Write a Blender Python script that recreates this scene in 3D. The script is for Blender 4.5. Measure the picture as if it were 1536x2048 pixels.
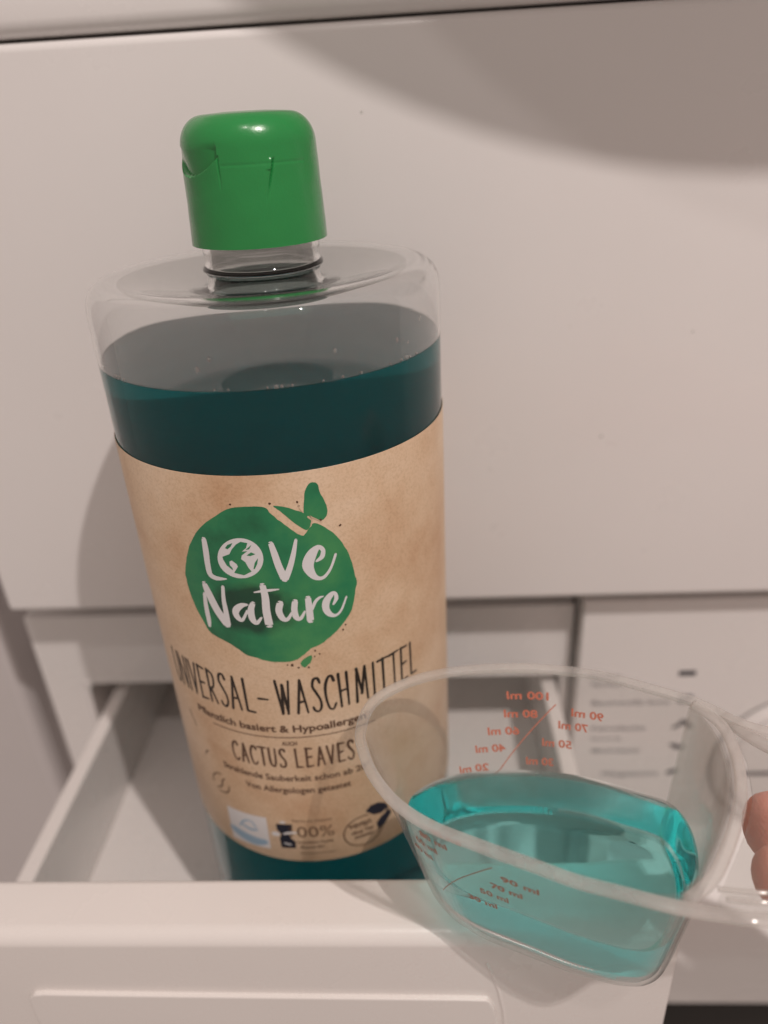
import bpy, bmesh, math, random
from mathutils import Vector, Matrix
from mathutils.geometry import tessellate_polygon
random.seed(7)
for o in list(bpy.data.objects): bpy.data.objects.remove(o)
S = bpy.context.scene
COL = S.collection
ZO = 1.05                                    # height of the phone above the floor, metres

# ---------------------------------------------------------------- camera
cam = bpy.data.cameras.new("camera"); camo = bpy.data.objects.new("camera", cam); COL.objects.link(camo)
RT = Vector((0.9981, 0.0318, -0.0528)); FW = Vector((-0.0529, 0.8812, -0.4698)).normalized()
RT = (RT - RT.dot(FW) * FW).normalized(); UP = RT.cross(FW)
m = Matrix((RT, UP, -FW)).transposed().to_4x4(); m.translation = (0, 0, ZO); camo.matrix_world = m
cam.sensor_fit = 'VERTICAL'; cam.sensor_height = 34.6; cam.sensor_width = 25.95
cam.lens = 1483.8 / 2048 * 34.6
cam.clip_start = 0.005; cam.clip_end = 60
cam.dof.use_dof = True; cam.dof.focus_distance = 0.165; cam.dof.aperture_fstop = 7.0
S.camera = camo
S.render.resolution_x, S.render.resolution_y = 768, 1024

# ---------------------------------------------------------------- light of the room
w = bpy.data.worlds.new("World"); S.world = w; w.use_nodes = True
bg = w.node_tree.nodes["Background"]; bg.inputs[0].default_value = (0.365, 0.302, 0.272, 1); bg.inputs[1].default_value = 1.10
def lamp(name, pos, target, power, size):
    l = bpy.data.lights.new(name, 'AREA'); l.shape = 'DISK'; l.size = size; l.energy = power
    l.color = (1.0, 0.90, 0.85)
    o = bpy.data.objects.new(name, l); COL.objects.link(o)
    p = Vector((pos[0], pos[1], pos[2] + ZO)); o.location = p
    o.rotation_euler = (Vector((target[0], target[1], target[2] + ZO)) - p).to_track_quat('-Z', 'Y').to_euler()
lamp("ceiling_lamp", (0.05, -0.45, 1.10), (0, .2, -.1), 1.6, 0.02)
lamp("ceiling_lamp.001", (0.351, -0.33, 0.795), (0, .2, -.1), 6.6, 0.015)

S.view_settings.view_transform = 'Standard'; S.view_settings.look = 'None'
S.view_settings.exposure = 0; S.view_settings.gamma = 1
S.cycles.use_denoising = True
S.cycles.max_bounces = 24; S.cycles.transparent_max_bounces = 48; S.cycles.transmission_bounces = 20
S.cycles.glossy_bounces = 10; S.cycles.volume_bounces = 6; S.cycles.diffuse_bounces = 5
S.cycles.sample_clamp_indirect = 4

# ---------------------------------------------------------------- materials
def new_mat(name):
    mt = bpy.data.materials.new(name); mt.use_nodes = True
    nt = mt.node_tree
    return mt, nt, nt.nodes, nt.links
def noise(nt, scale, detail=4, rough=.55, coord='Object'):
    tc = nt.nodes.new('ShaderNodeTexCoord'); n = nt.nodes.new('ShaderNodeTexNoise')
    n.inputs['Scale'].default_value = scale; n.inputs['Detail'].default_value = detail; n.inputs['Roughness'].default_value = rough
    nt.links.new(tc.outputs[coord], n.inputs['Vector']); return n
def ramp(nt, src, stops):
    r = nt.nodes.new('ShaderNodeValToRGB'); e = r.color_ramp.elements
    while len(e) < len(stops): e.new(.5)
    for k, (p, c) in enumerate(stops):
        e[k].position = p; e[k].color = (*c, 1)
    nt.links.new(src, r.inputs[0]); return r
def plastic(name, col, rough=.4, var=.03, bump=.0, bscale=900, spec=.5, vscale=14, sss=0, coat=0):
    mt, nt, N, L = new_mat(name); b = N['Principled BSDF']
    n = noise(nt, vscale, 5)
    lo = tuple(c * (1 - var) for c in col); hi = tuple(min(1, c * (1 + var)) for c in col)
    L.new(ramp(nt, n.outputs['Fac'], [(.3, lo), (.7, hi)]).outputs[0], b.inputs['Base Color'])
    r2 = noise(nt, vscale * 3, 4); mp = N.new('ShaderNodeMapRange')
    mp.inputs[1].default_value = .3; mp.inputs[2].default_value = .7
    mp.inputs[3].default_value = rough * .88; mp.inputs[4].default_value = rough * 1.12
    L.new(r2.outputs['Fac'], mp.inputs[0]); L.new(mp.outputs[0], b.inputs['Roughness'])
    b.inputs['Specular IOR Level'].default_value = spec
    if coat: b.inputs['Coat Weight'].default_value = coat; b.inputs['Coat Roughness'].default_value = .12
    if sss:
        b.inputs['Subsurface Weight'].default_value = sss; b.inputs['Subsurface Radius'].default_value = (1, .35, .2); b.inputs['Subsurface Scale'].default_value = .004
    if bump:
        bn = noise(nt, bscale, 2); bp = N.new('ShaderNodeBump'); bp.inputs['Strength'].default_value = bump; bp.inputs['Distance'].default_value = .0003
        L.new(bn.outputs['Fac'], bp.inputs['Height']); L.new(bp.outputs[0], b.inputs['Normal'])
    return mt
def clear(name, tint=(.97, .975, .97), milky=.04, milk=(.8, .79, .77), edge=.55, rough=.03, edge_milk=.0, base=.03):
    """thin clear plastic: lets light straight through, a fresnel gloss and a little milkiness"""
    mt, nt, N, L = new_mat(name); out = N['Material Output']; N.remove(N['Principled BSDF'])
    lw = N.new('ShaderNodeLayerWeight'); lw.inputs[0].default_value = .5
    pw = N.new('ShaderNodeMath'); pw.operation = 'POWER'; pw.inputs[1].default_value = 4.5
    L.new(lw.outputs['Facing'], pw.inputs[0])
    fr = N.new('ShaderNodeMath'); fr.operation = 'MULTIPLY_ADD'; fr.inputs[1].default_value = edge; fr.inputs[2].default_value = base; fr.use_clamp = True
    L.new(pw.outputs[0], fr.inputs[0])
    tr = N.new('ShaderNodeBsdfTransparent'); tr.inputs[0].default_value = (*tint, 1)
    df = N.new('ShaderNodeBsdfDiffuse'); df.inputs[0].default_value = (*milk, 1)
    tl = N.new('ShaderNodeBsdfTranslucent'); tl.inputs[0].default_value = (*milk, 1)
    md = N.new('ShaderNodeMixShader'); md.inputs[0].default_value = .5; L.new(df.outputs[0], md.inputs[1]); L.new(tl.outputs[0], md.inputs[2])
    n = noise(nt, 60, 4); mm = N.new('ShaderNodeMath'); mm.operation = 'MULTIPLY'; mm.inputs[1].default_value = milky * 2
    L.new(n.outputs['Fac'], mm.inputs[0])
    em = N.new('ShaderNodeMath'); em.operation = 'MULTIPLY_ADD'; em.inputs[1].default_value = edge_milk; em.use_clamp = True
    L.new(pw.outputs[0], em.inputs[0]); L.new(mm.outputs[0], em.inputs[2])
    m1 = N.new('ShaderNodeMixShader'); L.new(em.outputs[0], m1.inputs[0]); L.new(tr.outputs[0], m1.inputs[1]); L.new(md.outputs[0], m1.inputs[2])
    gl = N.new('ShaderNodeBsdfGlossy'); gl.inputs['Roughness'].default_value = rough
    m2 = N.new('ShaderNodeMixShader'); L.new(fr.outputs[0], m2.inputs[0]); L.new(m1.outputs[0], m2.inputs[1]); L.new(gl.outputs[0], m2.inputs[2])
    L.new(m2.outputs[0], out.inputs['Surface']); return mt
def liquid_mat(name, sig, ior=1.36, rough=.0, haze=0, hazecol=(.2, .6, .55), thru=0):
    """tinted water: a refracting surface over an absorbing volume (sig = absorption per metre for r, g, b)"""
    mt, nt, N, L = new_mat(name); out = N['Material Output']; b = N['Principled BSDF']
    b.inputs['Base Color'].default_value = (1, 1, 1, 1); b.inputs['Transmission Weight'].default_value = 1; b.inputs['IOR'].default_value = ior
    b.inputs['Roughness'].default_value = rough
    if thru:                                   # part of the light goes straight through, as it does through a shallow pool
        tr = N.new('ShaderNodeBsdfTransparent'); ms = N.new('ShaderNodeMixShader'); ms.inputs[0].default_value = thru
        L.new(b.outputs[0], ms.inputs[1]); L.new(tr.outputs[0], ms.inputs[2]); L.new(ms.outputs[0], out.inputs['Surface'])
    mx = max(sig); va = N.new('ShaderNodeVolumeAbsorption'); va.inputs['Density'].default_value = mx
    va.inputs['Color'].default_value = tuple(1 - s / mx for s in sig) + (1,)
    if haze:
        vs = N.new('ShaderNodeVolumeScatter'); vs.inputs['Density'].default_value = haze; vs.inputs['Color'].default_value = (*hazecol, 1)
        ad = N.new('ShaderNodeAddShader'); L.new(va.outputs[0], ad.inputs[0]); L.new(vs.outputs[0], ad.inputs[1]); L.new(ad.outputs[0], out.inputs['Volume'])
    else: L.new(va.outputs[0], out.inputs['Volume'])
    return mt
M = {}
M['enamel'] = plastic('white_enamel', (.80, .775, .765), .30, .02, .06, 420, .5, 9, 0, .25)
M['fascia'] = plastic('white_fascia_plastic', (.79, .765, .75), .26, .012, .08, 1500)
M['drawer'] = plastic('white_drawer_plastic', (.80, .76, .735), .28, .015, .08, 1400)
M['dark'] = plastic('dark_housing_plastic', (.30, .29, .28), .55)
M['cabinet'] = plastic('grey_white_paint', (.60, .565, .56), .5, .02)
M['doorglass'] = plastic('dark_porthole_glass', (.022, .018, .015), .08, .2)
M['rubber'] = plastic('dark_rubber', (.05, .045, .042), .7)
M['chrome'] = plastic('chrome', (.75, .74, .73), .12); M['chrome'].node_tree.nodes['Principled BSDF'].inputs['Metallic'].default_value = 1
M['ink'] = plastic('grey_print', (.035, .035, .045), .6)
M['paleink'] = plastic('pale_grey_print', (.20, .20, .22), .6)
M['cap'] = plastic('green_cap_plastic', (.020, .26, .062), .24, .06, .12, 1200, .5, 40, .08, .15)
M['blackink'] = plastic('black_label_print', (.022, .014, .010), .5, .3, 0, 900, .4, 900)
M['brownink'] = plastic('brown_label_print', (.10, .05, .028), .5, .25, 0, 900, .4, 700)
M['whiteink'] = plastic('white_label_print', (.74, .73, .74), .5)
M['blueink'] = plastic('pale_blue_print', (.33, .48, .62), .5)
M['navyink'] = plastic('navy_print', (.012, .014, .030), .5)
M['redink'] = plastic('red_scale_print', (.78, .20, .11), .5)
M['fadedink'] = plastic('faded_red_scale_print', (.42, .16, .10), .5)
M['bottle'] = clear('clear_bottle_plastic', (.965, .97, .965), .006, (.75, .75, .73), .62, .02, .04, .003)
M['pet'] = liquid_mat('clear_refracting_plastic', (14, 11, 12), 1.50, .015)
M['wetwall'] = clear('clear_wall_against_liquid', (.99, .99, .99), .002, (.75, .75, .73), .0, .02, .0, .0)
M['film'] = clear('detergent_film', (.70, .70, .69), .03, (.6, .6, .58), .0, .05, .0, .0)  # grey of reflections in shoulder and neck, put into a tint
M['darkfilm'] = clear('dark_detergent_film', (.20, .25, .235), .02, (.3, .35, .33), .0, .05, .0, .0)  # dark refraction low in the neck, put into a tint
M['neck'] = clear('clear_neck_plastic', (.88, .87, .85), .03, (.5, .5, .48), .8, .03, .15)
M['cup'] = clear('clear_cup_plastic', (.955, .955, .95), .045, (.8, .77, .74), .55, .025, .16)
M['cupend'] = clear('cloudy_end_wall_plastic', (.93, .93, .92), .16, (.74, .71, .68), .35, .05, .25)
M['cuprim'] = clear('thick_clear_plastic', (.94, .935, .93), .32, (.92, .89, .86), .45, .06, .45)
M['bottleliq'] = liquid_mat('deep_teal_detergent', (160, 12.5, 10.5), 1.38, .07, 9, (.01, .60, .63))
M['cupliq'] = liquid_mat('pale_teal_detergent', (42, 1.2, 1.0), 1.36, 0, 0, (.35, .93, .90), .04)
M['bubble'] = clear('bubble_film', (.95, .96, .95), .42, (.8, .8, .78), .8, .02)
# skin
mt, nt, N, L = new_mat('skin'); b = N['Principled BSDF']
n = noise(nt, 120, 5); L.new(ramp(nt, n.outputs['Fac'], [(.3, (.76, .31, .235)), (.7, (.86, .42, .33))]).outputs[0], b.inputs['Base Color'])
b.inputs['Roughness'].default_value = .45; b.inputs['Subsurface Weight'].default_value = .35; b.inputs['Subsurface Radius'].default_value = (1, .3, .15); b.inputs['Subsurface Scale'].default_value = .003
n = noise(nt, 900, 3); bp = N.new('ShaderNodeBump'); bp.inputs['Strength'].default_value = .55; bp.inputs['Distance'].default_value = .0005
L.new(n.outputs['Fac'], bp.inputs['Height']); L.new(bp.outputs[0], b.inputs['Normal']); M['skin'] = mt
M['nail'] = plastic('fingernail', (.68, .40, .33), .25)
# kraft paper of the label
mt, nt, N, L = new_mat('kraft_paper'); b = N['Principled BSDF']
n1 = noise(nt, 26, 6, .6); c1 = ramp(nt, n1.outputs['Fac'], [(.32, (.48, .29, .165)), (.5, (.60, .43, .285)), (.68, (.68, .525, .385))])
n2 = noise(nt, 1500, 3, .7); c2 = ramp(nt, n2.outputs['Fac'], [(.30, (.70, .66, .60)), (.55, (1, 1, 1))])
mx = N.new('ShaderNodeMix'); mx.data_type = 'RGBA'; mx.blend_type = 'MULTIPLY'; mx.inputs[0].default_value = .55
L.new(c1.outputs[0], mx.inputs[6]); L.new(c2.outputs[0], mx.inputs[7]); L.new(mx.outputs[2], b.inputs['Base Color'])
b.inputs['Roughness'].default_value = .38; M['kraft'] = mt
# watercolour green of the emblem
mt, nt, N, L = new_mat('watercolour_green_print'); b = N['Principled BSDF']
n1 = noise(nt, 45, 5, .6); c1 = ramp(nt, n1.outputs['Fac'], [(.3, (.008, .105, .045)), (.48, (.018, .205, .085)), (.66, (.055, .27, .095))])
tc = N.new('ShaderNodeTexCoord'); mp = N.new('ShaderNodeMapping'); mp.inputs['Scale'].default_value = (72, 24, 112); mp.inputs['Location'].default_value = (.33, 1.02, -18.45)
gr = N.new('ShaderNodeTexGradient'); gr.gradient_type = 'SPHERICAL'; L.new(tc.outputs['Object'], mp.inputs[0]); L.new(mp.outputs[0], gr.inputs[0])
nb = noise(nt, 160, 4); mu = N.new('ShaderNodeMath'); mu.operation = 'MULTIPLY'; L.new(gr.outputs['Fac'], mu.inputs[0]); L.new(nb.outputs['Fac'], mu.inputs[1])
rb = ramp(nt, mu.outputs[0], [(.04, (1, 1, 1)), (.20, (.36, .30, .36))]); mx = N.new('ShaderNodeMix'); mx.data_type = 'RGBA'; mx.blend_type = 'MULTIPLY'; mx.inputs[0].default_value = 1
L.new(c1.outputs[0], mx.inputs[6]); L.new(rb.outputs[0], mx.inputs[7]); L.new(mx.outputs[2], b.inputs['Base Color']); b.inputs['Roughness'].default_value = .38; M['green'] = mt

# ---------------------------------------------------------------- builders (shapes are given in mm, z = 0 at the phone's height)
ORIGIN = {}
def place(o, parent, org):
    COL.objects.link(o)
    if parent is not None:
        o.parent = parent; ORIGIN[o.name] = ORIGIN[parent.name]
    else:
        o.location = (org[0] * .001, org[1] * .001, org[2] * .001 + ZO); ORIGIN[o.name] = org
    return o
def tag(o, label=None, cat=None, kind=None, group=None):
    if label: o['label'] = label
    if cat: o['category'] = cat
    if kind: o['kind'] = kind
    if group: o['group'] = group
    return o
def thing(name, label, cat, org):
    return tag(place(bpy.data.objects.new(name, None), None, org), label, cat)
def obj(name, V, F, mat, parent=None, smooth=True, org=(0, 0, 0), merge=True, angle=None):
    og = ORIGIN[parent.name] if parent is not None else org
    me = bpy.data.meshes.new(name)
    me.from_pydata([((x - og[0]) * .001, (y - og[1]) * .001, (z - og[2]) * .001) for x, y, z in V], [], F)
    bm = bmesh.new(); bm.from_mesh(me)
    if merge: bmesh.ops.remove_doubles(bm, verts=bm.verts, dist=1e-6)
    bmesh.ops.recalc_face_normals(bm, faces=bm.faces)
    if angle:
        for e in bm.edges:
            if len(e.link_faces) == 2 and e.calc_face_angle(0) > math.radians(angle): e.smooth = False
    bm.to_mesh(me); bm.free()
    for p in me.polygons: p.use_smooth = smooth
    me.materials.append(M[mat])
    return place(bpy.data.objects.new(name, me), parent, org)
class MB:
    def __init__(s): s.V = []; s.F = []
    def add(s, V, F):
        k = len(s.V); s.V += [tuple(v) for v in V]; s.F += [tuple(i + k for i in f) for f in F]
    def box(s, x0, x1, y0, y1, z0, z1):
        s.add([(x, y, z) for x in (x0, x1) for y in (y0, y1) for z in (z0, z1)],
              [(0, 1, 3, 2), (4, 6, 7, 5), (0, 4, 5, 1), (2, 3, 7, 6), (0, 2, 6, 4), (1, 5, 7, 3)])
    def tube(s, pts, r, n=10, closed=False, caps=True, ry=None):
        pts = [Vector(p) for p in pts]; k = len(pts); V = []; F = []
        for i, p in enumerate(pts):
            a = pts[(i - 1) % k] if (closed or i > 0) else p; b = pts[(i + 1) % k] if (closed or i < k - 1) else p
            t = (b - a).normalized(); up = Vector((0, 0, 1)) if abs(t.z) < .9 else Vector((0, 1, 0))
            sd = t.cross(up).normalized(); u2 = sd.cross(t)
            rr = r[i] if isinstance(r, (list, tuple)) else r
            r2 = ry if ry else rr
            V += [p + sd * rr * math.cos(2 * math.pi * j / n) + u2 * r2 * math.sin(2 * math.pi * j / n) for j in range(n)]
        for i in range(k if closed else k - 1):
            i2 = (i + 1) % k
            F += [(i * n + j, i * n + (j + 1) % n, i2 * n + (j + 1) % n, i2 * n + j) for j in range(n)]
        if caps and not closed: F += [tuple(range(n)), tuple((k - 1) * n + j for j in range(n))]
        s.add(V, F)
    def build(s, name, mat, parent=None, **k): return obj(name, s.V, s.F, mat, parent, **k)
def bevel(o, width, seg=3):
    md = o.modifiers.new('bevel', 'BEVEL'); md.width = width * .001; md.segments = seg; md.limit_method = 'ANGLE'; md.angle_limit = math.radians(35)
    o.data.shade_smooth() if hasattr(o.data, 'shade_smooth') else None
    wn = o.modifiers.new('weighted', 'WEIGHTED_NORMAL'); wn.keep_sharp = True
    return o
def catmull(P, n=8, closed=False):
    P = [Vector(p) for p in P]; k = len(P); out = []
    for i in range(k if closed else k - 1):
        g = lambda j: P[j % k] if closed else P[max(0, min(k - 1, j))]
        a, b, c, d = g(i - 1), g(i), g(i + 1), g(i + 2)
        for q in range(n):
            t = q / n
            out.append(.5 * ((2 * b) + (c - a) * t + (2 * a - 5 * b + 4 * c - d) * t * t + (3 * b - a - 3 * c + d) * t ** 3))
    if not closed: out.append(P[-1])
    return out
def lathe(prof, cx, cy, n=128):
    V = [(cx + r * math.cos(2 * math.pi * j / n), cy + r * math.sin(2 * math.pi * j / n), z) for r, z in prof for j in range(n)]
    F = [(i * n + j, i * n + (j + 1) % n, (i + 1) * n + (j + 1) % n, (i + 1) * n + j) for i in range(len(prof) - 1) for j in range(n)]
    return V, F
def arc(cx, cz, r, a0, a1, n=8):
    return [(cx + r * math.cos(math.radians(a0 + (a1 - a0) * i / n)), cz + r * math.sin(math.radians(a0 + (a1 - a0) * i / n))) for i in range(n + 1)]
def extrude_x(poly, x0, x1):
    k = len(poly); V = [(x, y, z) for x in (x0, x1) for y, z in poly]
    F = [tuple(range(k))[::-1], tuple(range(k, 2 * k))] + [(i, (i + 1) % k, k + (i + 1) % k, k + i) for i in range(k)]
    return V, F
# flat artwork in a plane (mm) -> triangles
def fill2d(loops):
    tris = tessellate_polygon([[Vector((x, y, 0)) for x, y in lp] for lp in loops])
    V = [(x, y) for lp in loops for x, y in lp]
    return V, [tuple(t) for t in tris]
def ribbon(st, n=6, caps=True):
    """stroke of varying width -> triangles/quads in the plane"""
    P = catmull([Vector(p) for p in st], n) if len(st) > 2 else [Vector(st[0]).lerp(Vector(st[1]), i / n) for i in range(n + 1)]
    V = []; F = []
    for i, p in enumerate(P):
        a = P[max(0, i - 1)]; b = P[min(len(P) - 1, i + 1)]
        t = Vector((b.x - a.x, b.y - a.y)); t = t.normalized() if t.length > 1e-6 else Vector((1, 0)); nn = Vector((-t.y, t.x))
        h = max(.02, p.z / 2)
        V += [(p.x + nn.x * h, p.y + nn.y * h), (p.x - nn.x * h, p.y - nn.y * h)]
        if i: F.append((2 * i - 2, 2 * i - 1, 2 * i + 1, 2 * i))
    if caps:
        for p, q, (l, r) in ((P[0], P[1], (0, 1)), (P[-1], P[-2], (2 * len(P) - 1, 2 * len(P) - 2))):
            d = Vector((p.x - q.x, p.y - q.y)); d = d.normalized() if d.length > 1e-6 else Vector((1, 0)); h = max(.02, p.z / 2)
            a0 = math.atan2(d.y, d.x); k = len(V)
            pts = [(p.x + h * math.cos(a0 + math.radians(g)), p.y + h * math.sin(a0 + math.radians(g))) for g in (60, 25, -25, -60)]
            V += pts; F.append((l, k, k + 1, k + 2, k + 3, r) if True else None)
    return V, F
def text2d(s, x0, x1, zb, h, bold=0.0):
    """flat lettering squeezed to run from x0 to x1 on the baseline zb with capital height h"""
    cu = bpy.data.curves.new('lettering', 'FONT'); cu.body = s; cu.size = 1; cu.resolution_u = 3; cu.offset = bold
    o = bpy.data.objects.new('lettering', cu); COL.objects.link(o)
    dg = bpy.context.evaluated_depsgraph_get(); dg.update()
    me = bpy.data.meshes.new_from_object(o.evaluated_get(dg), depsgraph=dg)
    xs = [v.co.x for v in me.vertices]; a, b = min(xs), max(xs)
    V = [(x0 + (v.co.x - a) / (b - a) * (x1 - x0), zb + v.co.y / .70 * h) for v in me.vertices]
    F = [tuple(p.vertices) for p in me.polygons]
    bpy.data.objects.remove(o); bpy.data.curves.remove(cu); bpy.data.meshes.remove(me)
    return V, F
GLYPH = {
 'U': [[(0, 1), (.03, .25), (.3, 0), (.55, .25), (.6, 1)]], 'N': [[(0, 0), (0, 1)], [(0, 1), (.6, 0)], [(.6, 0), (.6, 1)]],
 'I': [[(.3, 1), (.3, 0)]], 'V': [[(0, 1), (.3, 0)], [(.3, 0), (.6, 1)]], 'E': [[(.08, 1), (.05, 0)], [(.05, 1), (.6, .97)], [(.07, .5), (.5, .52)], [(.05, 0), (.6, .02)]],
 'R': [[(.08, 1), (.08, 0)], [(.08, 1), (.45, .92), (.55, .72), (.42, .5), (.1, .45)], [(.22, .44), (.6, 0)]],
 'S': [[(.56, .86), (.45, .99), (.2, .96), (.1, .78), (.28, .58), (.5, .36), (.53, .14), (.35, .0), (.1, .03), (.02, .14)]],
 'A': [[(.0, 0), (.3, 1)], [(.3, 1), (.62, 0)], [(.1, .34), (.5, .36)]], 'L': [[(.1, 1), (.1, .03)], [(.1, .02), (.6, .0)]], '-': [[(0, .45), (.6, .44)]],
 'W': [[(-.1, 1), (.16, 0)], [(.16, 0), (.32, .88)], [(.32, .88), (.5, 0)], [(.5, 0), (.72, 1)]],
 'C': [[(.6, .84), (.5, .98), (.25, .96), (.06, .7), (.04, .35), (.2, .04), (.45, .0), (.62, .14)]],
 'H': [[(.05, 1), (.08, 0)], [(.55, 1), (.57, 0)], [(.05, .47), (.57, .5)]],
 'M': [[(-.06, 0), (.02, 1)], [(.02, 1), (.3, .22)], [(.3, .22), (.58, 1)], [(.58, 1), (.68, 0)]], 'T': [[(.3, 1), (.3, 0)], [(-.08, .98), (.68, 1)]]}
BLOB = [(-20.7, -91.13), (-19.6, -88.11), (-17.64, -84.32), (-14.76, -80.52), (-10.93, -77.3), (-6.58, -74.63), (-3.61, -73.88), (-0.28, -73.86), (2.13, -74.25), (2.8, -75.37), (4.47, -77.37), (6.42, -79.46), (8.4, -81.47), (9.73, -82.16), (10.68, -81.04), (11.62, -80.09), (12.11, -79.39), (13.6, -80.0), (15.46, -81.69), (17.83, -84.89), (19.37, -88.3), (20.33, -91.98), (20.74, -94.88), (21.18, -97.48), (20.92, -98.75), (20.44, -100.72), (19.72, -103.73), (18.92, -105.65), (17.13, -108.02), (15.06, -110.0), (12.41, -111.92), (10.45, -113.17), (8.25, -113.87), (6.59, -115.32), (4.63, -116.6), (2.73, -117.18), (-0.03, -117.23), (-3.09, -116.86), (-5.5, -116.02), (-7.84, -115.48), (-9.76, -114.01), (-12.19, -112.33), (-14.83, -111.38), (-17.51, -109.97), (-18.84, -107.14), (-20.4, -103.51), (-21.22, -100.09), (-21.61, -96.61), (-21.53, -93.75)]
WING = [(10.36, -76.1), (10.74, -73.24), (11.14, -71.18), (12.11, -69.68), (13.24, -69.38), (14.13, -70.2), (14.36, -72.07), (15.16, -74.07), (15.66, -76.35), (15.35, -78.16), (14.26, -79.03), (13.17, -78.65), (11.87, -77.52), (10.82, -76.96)]
WING2 = [(3.93, -73.92), (6.44, -74.47), (8.5, -75.51), (9.93, -76.19), (11.86, -77.7), (11.61, -79.61), (10.7, -80.88), (9.39, -80.03), (7.4, -78.01), (5.73, -75.94), (4.76, -74.91)]
SPLAT = [(5.24, -118.03), (6.45, -116.64), (8.05, -115.94), (7.92, -117.85), (7.18, -118.51), (6.15, -119.52)]
DISC = [(0.01, -87.41), (-0.17, -88.24), (-0.47, -89.05), (-0.89, -89.81), (-1.42, -90.51), (-2.05, -91.13), (-2.77, -91.65), (-3.55, -92.08), (-4.39, -92.4), (-5.26, -92.59), (-6.15, -92.66), (-7.02, -92.61), (-7.86, -92.43), (-8.64, -92.13), (-9.34, -91.71), (-9.95, -91.19), (-10.44, -90.56), (-10.8, -89.85), (-11.02, -89.06), (-11.09, -88.23), (-11.01, -87.37), (-10.78, -86.5), (-10.42, -85.65), (-9.93, -84.84), (-9.33, -84.09), (-8.64, -83.42), (-7.88, -82.86), (-7.07, -82.41), (-6.22, -82.08), (-5.37, -81.9), (-4.52, -81.85), (-3.7, -81.93), (-2.92, -82.16), (-2.2, -82.51), (-1.57, -82.98), (-1.02, -83.55), (-0.58, -84.22), (-0.24, -84.96), (-0.03, -85.75), (0.05, -86.57)]
LAND0 = [(-5.79, -83.48), (-4.66, -82.78), (-3.11, -83.08), (-3.59, -84.38), (-4.76, -85.39), (-3.42, -85.2), (-4.9, -86.39), (-5.2, -87.39), (-4.29, -88.19), (-3.77, -89.68), (-3.18, -90.68), (-5.11, -91.76), (-7.44, -91.22), (-6.26, -89.45), (-6.46, -88.79), (-7.52, -87.86), (-8.19, -88.25), (-8.2, -89.26), (-7.69, -89.89), (-7.64, -90.56), (-8.99, -89.33), (-9.65, -87.72), (-9.69, -87.06), (-7.86, -86.23), (-7.04, -84.85)]
LAND1 = [(-8.67, -84.65), (-7.92, -83.77), (-6.63, -83.19), (-7.24, -84.21), (-8.11, -84.93)]
LAND2 = [(-2.64, -90.0), (-2.12, -88.33), (-1.18, -87.07), (-1.59, -88.66), (-2.35, -90.0)]
LAND3 = [(-3.73, -86.35), (-2.6, -85.52), (-1.66, -86.01), (-2.88, -86.51)]
LAND4 = [(-3.81, -84.88), (-2.24, -83.56), (-2.91, -84.7)]
LOVE = [[(-13.75, -82.97, 1.29), (-13.83, -85.95, 1.58), (-14.05, -89.68, 1.53), (-13.89, -92.39, 1.47), (-12.71, -93.23, 1.3), (-11.24, -93.28, 0.93), (-9.78, -93.16, 0.39)], [(2.21, -83.39, 1.22), (2.71, -86.19, 1.56), (3.29, -89.55, 1.69), (4.18, -92.84, 1.86)], [(4.3, -93.02, 1.7), (5.59, -90.45, 1.4), (6.83, -86.94, 1.16), (7.88, -83.0, 0.71)], [(11.99, -89.3, 0.62), (13.32, -88.41, 1.14), (13.69, -86.67, 1.02), (12.62, -85.78, 1.3), (11.04, -87.28, 2.39), (9.9, -90.07, 2.67), (10.64, -92.75, 1.82), (11.97, -94.04, 1.09), (13.46, -93.86, 0.86), (15.12, -91.87, 0.65), (16.56, -88.52, 0.65)]]
NATURE = [[(-16.67, -98.52, 0.91), (-16.94, -102.56, 1.32), (-16.95, -106.25, 1.33), (-17.07, -108.15, 0.86)], [(-16.07, -95.55, 1.49), (-15.47, -97.89, 2.07), (-13.92, -102.61, 2.23), (-11.87, -106.44, 2.16)], [(-11.62, -106.58, 1.73), (-11.46, -102.53, 1.37), (-11.47, -99.29, 1.09), (-11.05, -95.53, 0.86)], [(-5.57, -100.07, 0.62), (-7.0, -100.36, 1.33), (-8.45, -101.57, 1.75), (-8.91, -102.89, 1.64), (-8.4, -104.28, 1.44), (-7.4, -104.62, 0.84), (-5.83, -101.88, 0.63)], [(-4.14, -99.65, 1.22), (-4.85, -101.46, 1.6), (-4.91, -103.99, 1.68), (-4.02, -105.33, 1.11), (-2.58, -103.73, 0.55)], [(-1.13, -94.54, 1.46), (-0.92, -97.85, 1.76), (-1.13, -101.74, 1.9), (-0.98, -105.73, 1.98)], [(-3.39, -96.46, 0.35), (-0.97, -96.03, 0.76), (0.79, -95.88, 0.69), (2.55, -95.74, 0.28)], [(2.36, -99.75, 1.62), (1.82, -101.85, 1.63), (2.44, -104.05, 1.46), (3.58, -104.43, 0.99), (4.81, -102.64, 0.64)], [(5.88, -99.56, 1.43), (5.48, -101.83, 1.5), (5.69, -104.01, 1.45), (6.66, -104.58, 0.99), (7.88, -102.7, 0.58)], [(8.99, -99.08, 1.44), (8.99, -101.99, 1.62), (8.94, -105.42, 1.7)], [(9.62, -102.47, 0.7), (10.63, -100.35, 0.81), (11.75, -99.41, 0.69), (12.66, -99.26, 0.3)], [(14.83, -102.05, 0.59), (15.65, -100.66, 1.02), (15.53, -99.21, 0.89), (14.63, -99.14, 1.36), (13.27, -100.76, 1.83), (12.93, -102.82, 1.71), (13.68, -104.64, 1.38), (15.15, -105.4, 0.78), (16.65, -104.2, 0.61), (18.19, -100.88, 0.49)]]
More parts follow.
